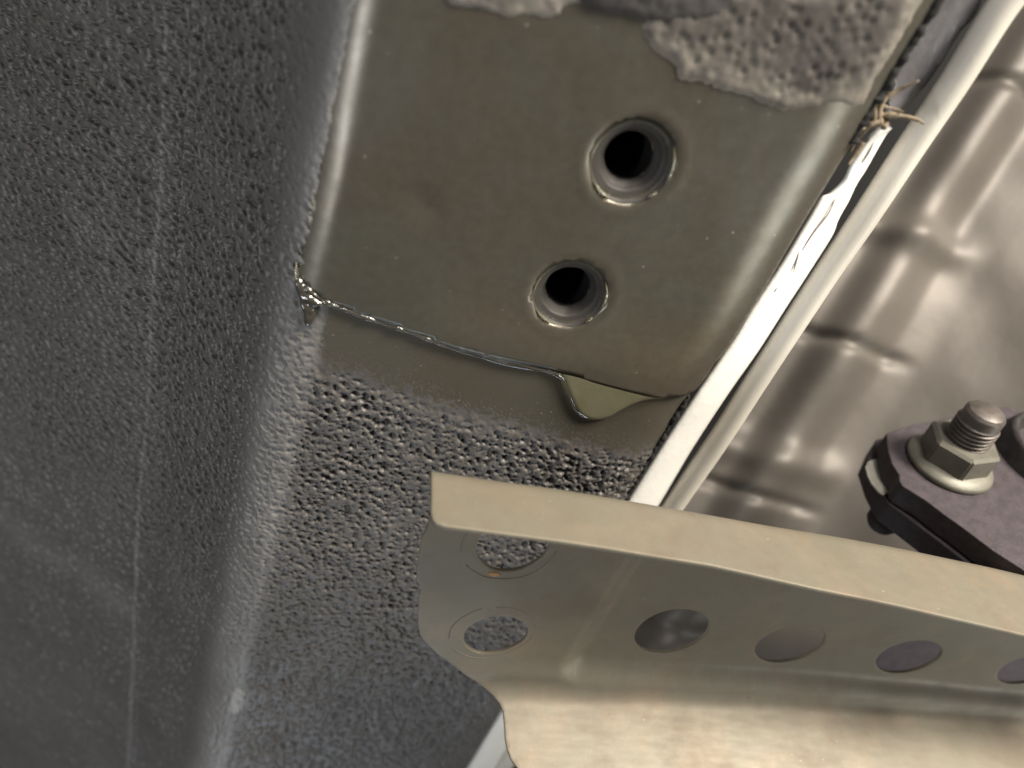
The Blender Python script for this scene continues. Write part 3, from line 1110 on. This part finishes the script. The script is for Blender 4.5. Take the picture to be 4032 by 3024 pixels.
tag(sleeve, "glaring white plastic sleeve with a frayed upper tip beside the rail", "sleeve")
# wrinkles in it
M_WR = m_simple("grey wrinkle in plastic", (0.30, 0.26, 0.24), 0.5)
for w_px in ([(3292, 770), (3262, 840), (3215, 900), (3180, 950), (3160, 985)], [(3145, 975), (3140, 1010), (3125, 1070)], [(3440, 560), (3420, 600), (3395, 640)], [(3060, 1130), (3048, 1150)]):
    pts = catmull([on_t(*p, DT - 0.0065) for p in w_px], 5)
    tube("wrinkle", pts, 0.00022 * np.sin(np.linspace(0.2, 2.9, len(pts))) + 0.00005, M_WR, sleeve, seg=6, normal=N)

# ------------------------------------------------------------------ black backing for the gap's shade, film, straw
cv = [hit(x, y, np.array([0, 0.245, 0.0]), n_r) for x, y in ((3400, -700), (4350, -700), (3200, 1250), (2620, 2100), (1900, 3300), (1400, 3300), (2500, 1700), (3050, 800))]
cav = prism("gap_shade_backing", cv, -N * 0.004, M_BLACK)  # black sheet put in for the shade between rail and tubes
tag(cav, kind="structure")

film_o = [(3560, 130), (3640, -60), (3900, -250), (3860, 20), (3780, 130), (3700, 260), (3610, 380), (3530, 450), (3488, 460), (3500, 380)]
fo = np.array([(x, y) for x, y in film_o], float)
fo = catmull(fo, 4, closed=True)
Vf, Tf = cdt(resample(fo / 1e5, 0.0002), [], 0.00022)
Vf = Vf * 1e5
Pf = []
for x, y in Vf:
    u = (x + 0.62 * y) / 60.0; w = (x - 1.5 * y) / 300
    d = DT + 0.0035 * math.sin(u * 0.9) - 0.002 * math.sin(u * 0.4 + 1) + 0.003 * (vnoise(np.array([u * 0.7]), np.array([w]))[0])
    Pf.append(on_t(x, y, d))
film = mesh_obj("plastic_film", np.array(Pf), Tf, M_FILM)
orient(film, N)
sol = film.modifiers.new("thickness", 'SOLIDIFY'); sol.thickness = 0.0003
tag(film, "crinkled dark grey plastic film between rail and tube at the top right", "plastic film")

straw = empty("straw_tuft", on_t(3460, 420, DT - 0.01))
tag(straw, "small tuft of dry straw caught above the white sleeve's tip", "straw")
stems = [[(3455, 470), (3475, 400), (3530, 360), (3580, 335), (3618, 318)], [(3450, 440), (3475, 420), (3530, 432), (3556, 440)],
         [(3460, 455), (3520, 452), (3590, 465), (3620, 475), (3640, 488)], [(3445, 500), (3440, 430), (3455, 380), (3490, 330), (3500, 310)],
         [(3470, 480), (3430, 490), (3400, 520), (3370, 560), (3345, 600)], [(3400, 500), (3370, 540), (3352, 575)],
         [(3478, 505), (3490, 480), (3484, 455), (3466, 440)], [(3440, 470), (3446, 440), (3470, 370)], [(3400, 560), (3360, 620), (3340, 650)]]
for i, sx in enumerate(stems):
    pts = catmull([on_t(x, y, DT - 0.010 + 0.0015 * math.sin(i + k)) for k, (x, y) in enumerate(sx)], 5)
    rr = np.linspace(0.00075, 0.00022, len(pts)) * (0.8 + 0.5 * RNG.random(len(pts))) * (0.7 if i in (1, 5, 7) else 1.0)
    tube("stem", pts, rr, M_STRAW, straw, seg=7)

# ------------------------------------------------------------------ heat shield behind
P_h = np.array([0.16, 0.37, 0.0]); n_h = nrm((0.10, 1.0, -0.05))
Xh = nrm(np.cross(n_h, (0, 0, 1))); Zh = np.cross(Xh, n_h)
if Xh[0] < 0: Xh = -Xh
if Zh[2] < 0: Zh = -Zh
xs = np.arange(-0.34, 0.42, 0.0022); zs = np.arange(-0.34, 0.36, 0.0022)
XX, ZZ = np.meshgrid(xs, zs)
base = P_h + XX[..., None] * Xh + ZZ[..., None] * Zh
px = 2016 + F * base[..., 0] / base[..., 1]; py = 1512 - F * base[..., 2] / base[..., 1]
c = px + 0.62 * (py - 1200)
g = lambda x, m, w: np.exp(-((x - m) / w) ** 2)
# cross lines y = y0 + 0.30*(x-x0)
def cl_(x0, y0, k=0.30): return py - (y0 + k * (px - x0))
fadeR = smoothstep(3800, 3560, c + 0.0 * py)
H = np.zeros_like(px)
H += 0.013 * smoothstep(3250, 3400, c) - 0.020 * smoothstep(3420, 3640, c)          # channel along the tubes
H += 0.050 * smoothstep(3500, 4700, c) * 1.0                                             # big soft belly
for (x0, y0, w, a_) in ((3900, 340, 26, -0.006), (3560, 935, 62, 0.007), (3340, 1365, 22, -0.006), (3120, 1826, 66, 0.007), (3100, 1985, 18, -0.006), (2800, 2500, 40, -0.005)):
    H += a_ * g(cl_(x0, y0), 0, w) * fadeR
H += 0.006 * smoothstep(-200, 200, cl_(3560, 935)) * fadeR
H += 0.006 * smoothstep(-100, 150, cl_(3120, 1826)) * fadeR
H += 0.012 * (fbm(px / 420, py / 420, 2) - 0.5)
toward = -n_h
H *= 0.68
Pn = base + H[..., None] * toward
sh = mesh_obj("heat_shield", Pn.reshape(-1, 3), grid_faces(*XX.shape), M_SHIELD)
orient(sh, toward)
tag(sh, "large blurred ribbed metal heat shield behind the tubes and bracket", "heat shield")

# ------------------------------------------------------------------ cast flange with nut
def c4(x, y): return (3300 + 0.4521 * x, 1550 + 0.4521 * y)
ZN = 0.25
r0 = ray(*c4(955, 617)); Pw = r0 * ZN
rn = nrm(r0)
ix = nrm(np.array([1, 0, 0]) - rn * rn[0]); iz = np.cross(ix, rn)
if iz[2] < 0: iz = -iz
u_, v_ = r0[0], r0[2]
Mx = np.array([[ix[0] - u_ * ix[1], iz[0] - u_ * iz[1]], [ix[2] - v_ * ix[1], iz[2] - v_ * iz[1]]])
ab_ = np.linalg.solve(Mx, np.array([0.60, 0.80])); ab_ /= np.linalg.norm(ab_)
AX = nrm(-rn * 0.55 + 0.835 * (ix * ab_[0] + iz * ab_[1]))
def on_n(x, y, h=0.0):
    return hit(*c4(x, y), Pw + AX * h, AX)
mmpp = 0.4521 / F * ZN * 0.93      # metres per crop pixel, about
castf = empty("cast_flange", Pw)
tag(castf, "dark purplish two-layer cast flange with a hex nut at the right edge", "flange joint")
T_UP = 190 * mmpp / 0.84
up = [(418, 345), (520, 305), (650, 268), (1000, 200), (1330, 132), (1480, 110), (1900, 300), (2500, 900), (2600, 2300), (1980, 1810), (1600, 1525), (1340, 1358), (1080, 1160), (940, 1062), (760, 925), (560, 800), (532, 760), (532, 705), (470, 610), (436, 500), (425, 400)]
prism("upper_plate", [on_n(*p) for p in up], -AX * T_UP, M_IRON, castf, 0.0005)
T_LO = 205 * mmpp / 0.84
lo = [(262, 560), (330, 400), (900, 250), (1500, 240), (2500, 1000), (2500, 2560), (1900, 2070), (1200, 1533), (900, 1300), (445, 958), (420, 930), (330, 760)]
hlo = -T_UP - 0.0006
def at_h(p, h): return on_n(p[0], p[1], h)
prism("lower_plate", [at_h(p, hlo) for p in lo], -AX * T_LO, M_IRON, castf, 0.0005)
gk = [(300, 575), (262, 590), (240, 640), (262, 720), (300, 790), (350, 850), (395, 880), (520, 820), (520, 640), (400, 560)]
prism("gasket", [at_h(p, hlo + 0.0007) for p in gk], -AX * 0.0006, M_GASK, castf, 0.0)
arm = [(1000, 1760), (2200, 1900), (2500, 3000), (300, 2750), (330, 2150), (600, 1800)]
prism("hanger_arm", [on_t(*c4(*p), 0.205) for p in arm], -N * 0.006, M_IRON, castf, 0.0008)
# bolt head under the lower plate
Pb = at_h((440, 1040), hlo - T_LO) 
lathe("bolt_head", [(0.00001, 0), (125 * mmpp, 0), (150 * mmpp, -0.001), (150 * mmpp, -0.0045), (120 * mmpp, -0.0065), (0.00001, -0.007)], Pb, AX, M_IRON_D, castf)
# collar ring at the far side of the flange
Pc2 = on_n(1950, 600)
lathe("pipe_collar", [(640 * mmpp, -0.001), (600 * mmpp, 0.0025), (560 * mmpp, 0.006), (530 * mmpp, 0.0075), (480 * mmpp, 0.0060), (470 * mmpp, -0.02)], Pc2, AX, M_IRON_D, castf, seg=64)
lathe("pipe_bore", [(478 * mmpp, -0.012), (0.0001, -0.012)], Pc2, AX, M_BLACK, castf, seg=48)  # black disc put in for the darkness inside the pipe

# flange nut
major = nrm(np.cross(AX, rn)); 
nut = empty("flange_nut_root", Pw)
bpy.data.objects.remove(nut)
Rw = 385 * mmpp
nutw = lathe("flange_nut", [(Rw * 0.2, 0.0001), (Rw * 0.98, 0.0001), (Rw, 0.0006), (Rw, 0.0016), (Rw * 0.97, 0.0022), (Rw * 0.80, 0.0036), (Rw * 0.3, 0.0044)], Pw, AX, M_NUT, castf, seg=64)
bm = bmesh.new()
RH = 318 * mmpp; HH = 285 * mmpp / 0.84; minor = np.cross(AX, major)
ringb = []; ringt = []; ringc = []
for k in range(6):
    a = math.radians(60 * k)
    d = major * math.cos(a) + minor * math.sin(a)
    ringb.append(bm.verts.new(Pw + d * RH + AX * 0.0012)); ringt.append(bm.verts.new(Pw + d * RH * 1.0 + AX * (HH - 0.0010)))
    ringc.append(d)
tops = []
for k in range(6):
    tops.append(bm.verts.new(Pw + ringc[k] * RH * 0.90 + AX * HH))
ins = [bm.verts.new(Pw + d * RH * 0.60 + AX * HH) for d in ringc]
for k in range(6):
    j = (k + 1) % 6
    bm.faces.new((ringb[k], ringb[j], ringt[j], ringt[k])); bm.faces.new((ringt[k], ringt[j], tops[j], tops[k]))
    bm.faces.new((tops[k], tops[j], ins[j], ins[k]))
bmesh.ops.recalc_face_normals(bm, faces=bm.faces)
bmesh.ops.bevel(bm, geom=[e for e in bm.edges if e.verts[0] in ringb + ringt and e.verts[1] in ringb + ringt and abs((e.verts[0].co - e.verts[1].co).normalized().dot(Vector(AX))) > 0.9], offset=0.0005, segments=2, affect='EDGES')
me = bpy.data.meshes.new("hexagon"); bm.to_mesh(me); bm.free(); me.materials.append(M_NUT)
hx = bpy.data.objects.new("hexagon", me); col.objects.link(hx); hx.parent = nutw
hx.matrix_parent_inverse = nutw.matrix_basis.inverted() @ Matrix.Identity(4)
# parent chain keeps world coordinates: castf offset is carried by nutw
hx.matrix_parent_inverse = Matrix.Identity(4)
# threaded stud
RS = 190 * mmpp
LEN = HH + 345 * mmpp
seg = 40; pitch = 0.00155; V = []; Fc = []
hs = np.arange(HH * 0.8, LEN, pitch / 8)
for i, h in enumerate(hs):
    for k in range(seg):
        a = 2 * math.pi * k / seg
        ph = (h / pitch - k / seg) % 1.0
        tri = 1 - abs(2 * ph - 1)
        endf = smoothstep(LEN - 0.0050, LEN - 0.0044, h)
        r = RS * (1 - 0.16 * (1 - min(1, tri * 1.35)) * (1 - endf)) * (1 - 0.10 * endf)
        if h > LEN - 0.0012: r *= 1 - 0.14 * (h - LEN + 0.0012) / 0.0012
        V.append(Pw + AX * h + r * (major * math.cos(a) + minor * math.sin(a)))
n = len(hs)
for i in range(n - 1):
    for k in range(seg):
        k2 = (k + 1) % seg
        Fc.append((i * seg + k, i * seg + k2, (i + 1) * seg + k2, (i + 1) * seg + k))
Fc.append(tuple((n - 1) * seg + k for k in range(seg)))
M_STUD = m_simple("dark steel stud", (0.13, 0.112, 0.10), 0.45, 0.4, 600, 0.0001, 0.3, 200)
stud = mesh_obj("threaded_stud", V, Fc, M_STUD, castf)

# ------------------------------------------------------------------ dark floor pan far behind everything
fp = mesh_obj("floor_pan", [(-1.2, 0.75, -1.2), (1.2, 0.75, -1.2), (1.2, 0.75, 1.2), (-1.2, 0.75, 1.2)], [(0, 1, 2, 3)], M_IRON_D)
tag(fp, kind="structure")
for o in list(bpy.data.objects):
    if o.type == 'MESH' and o.parent is None and 'label' not in o and 'kind' not in o:
        print("UNTAGGED", o.name)
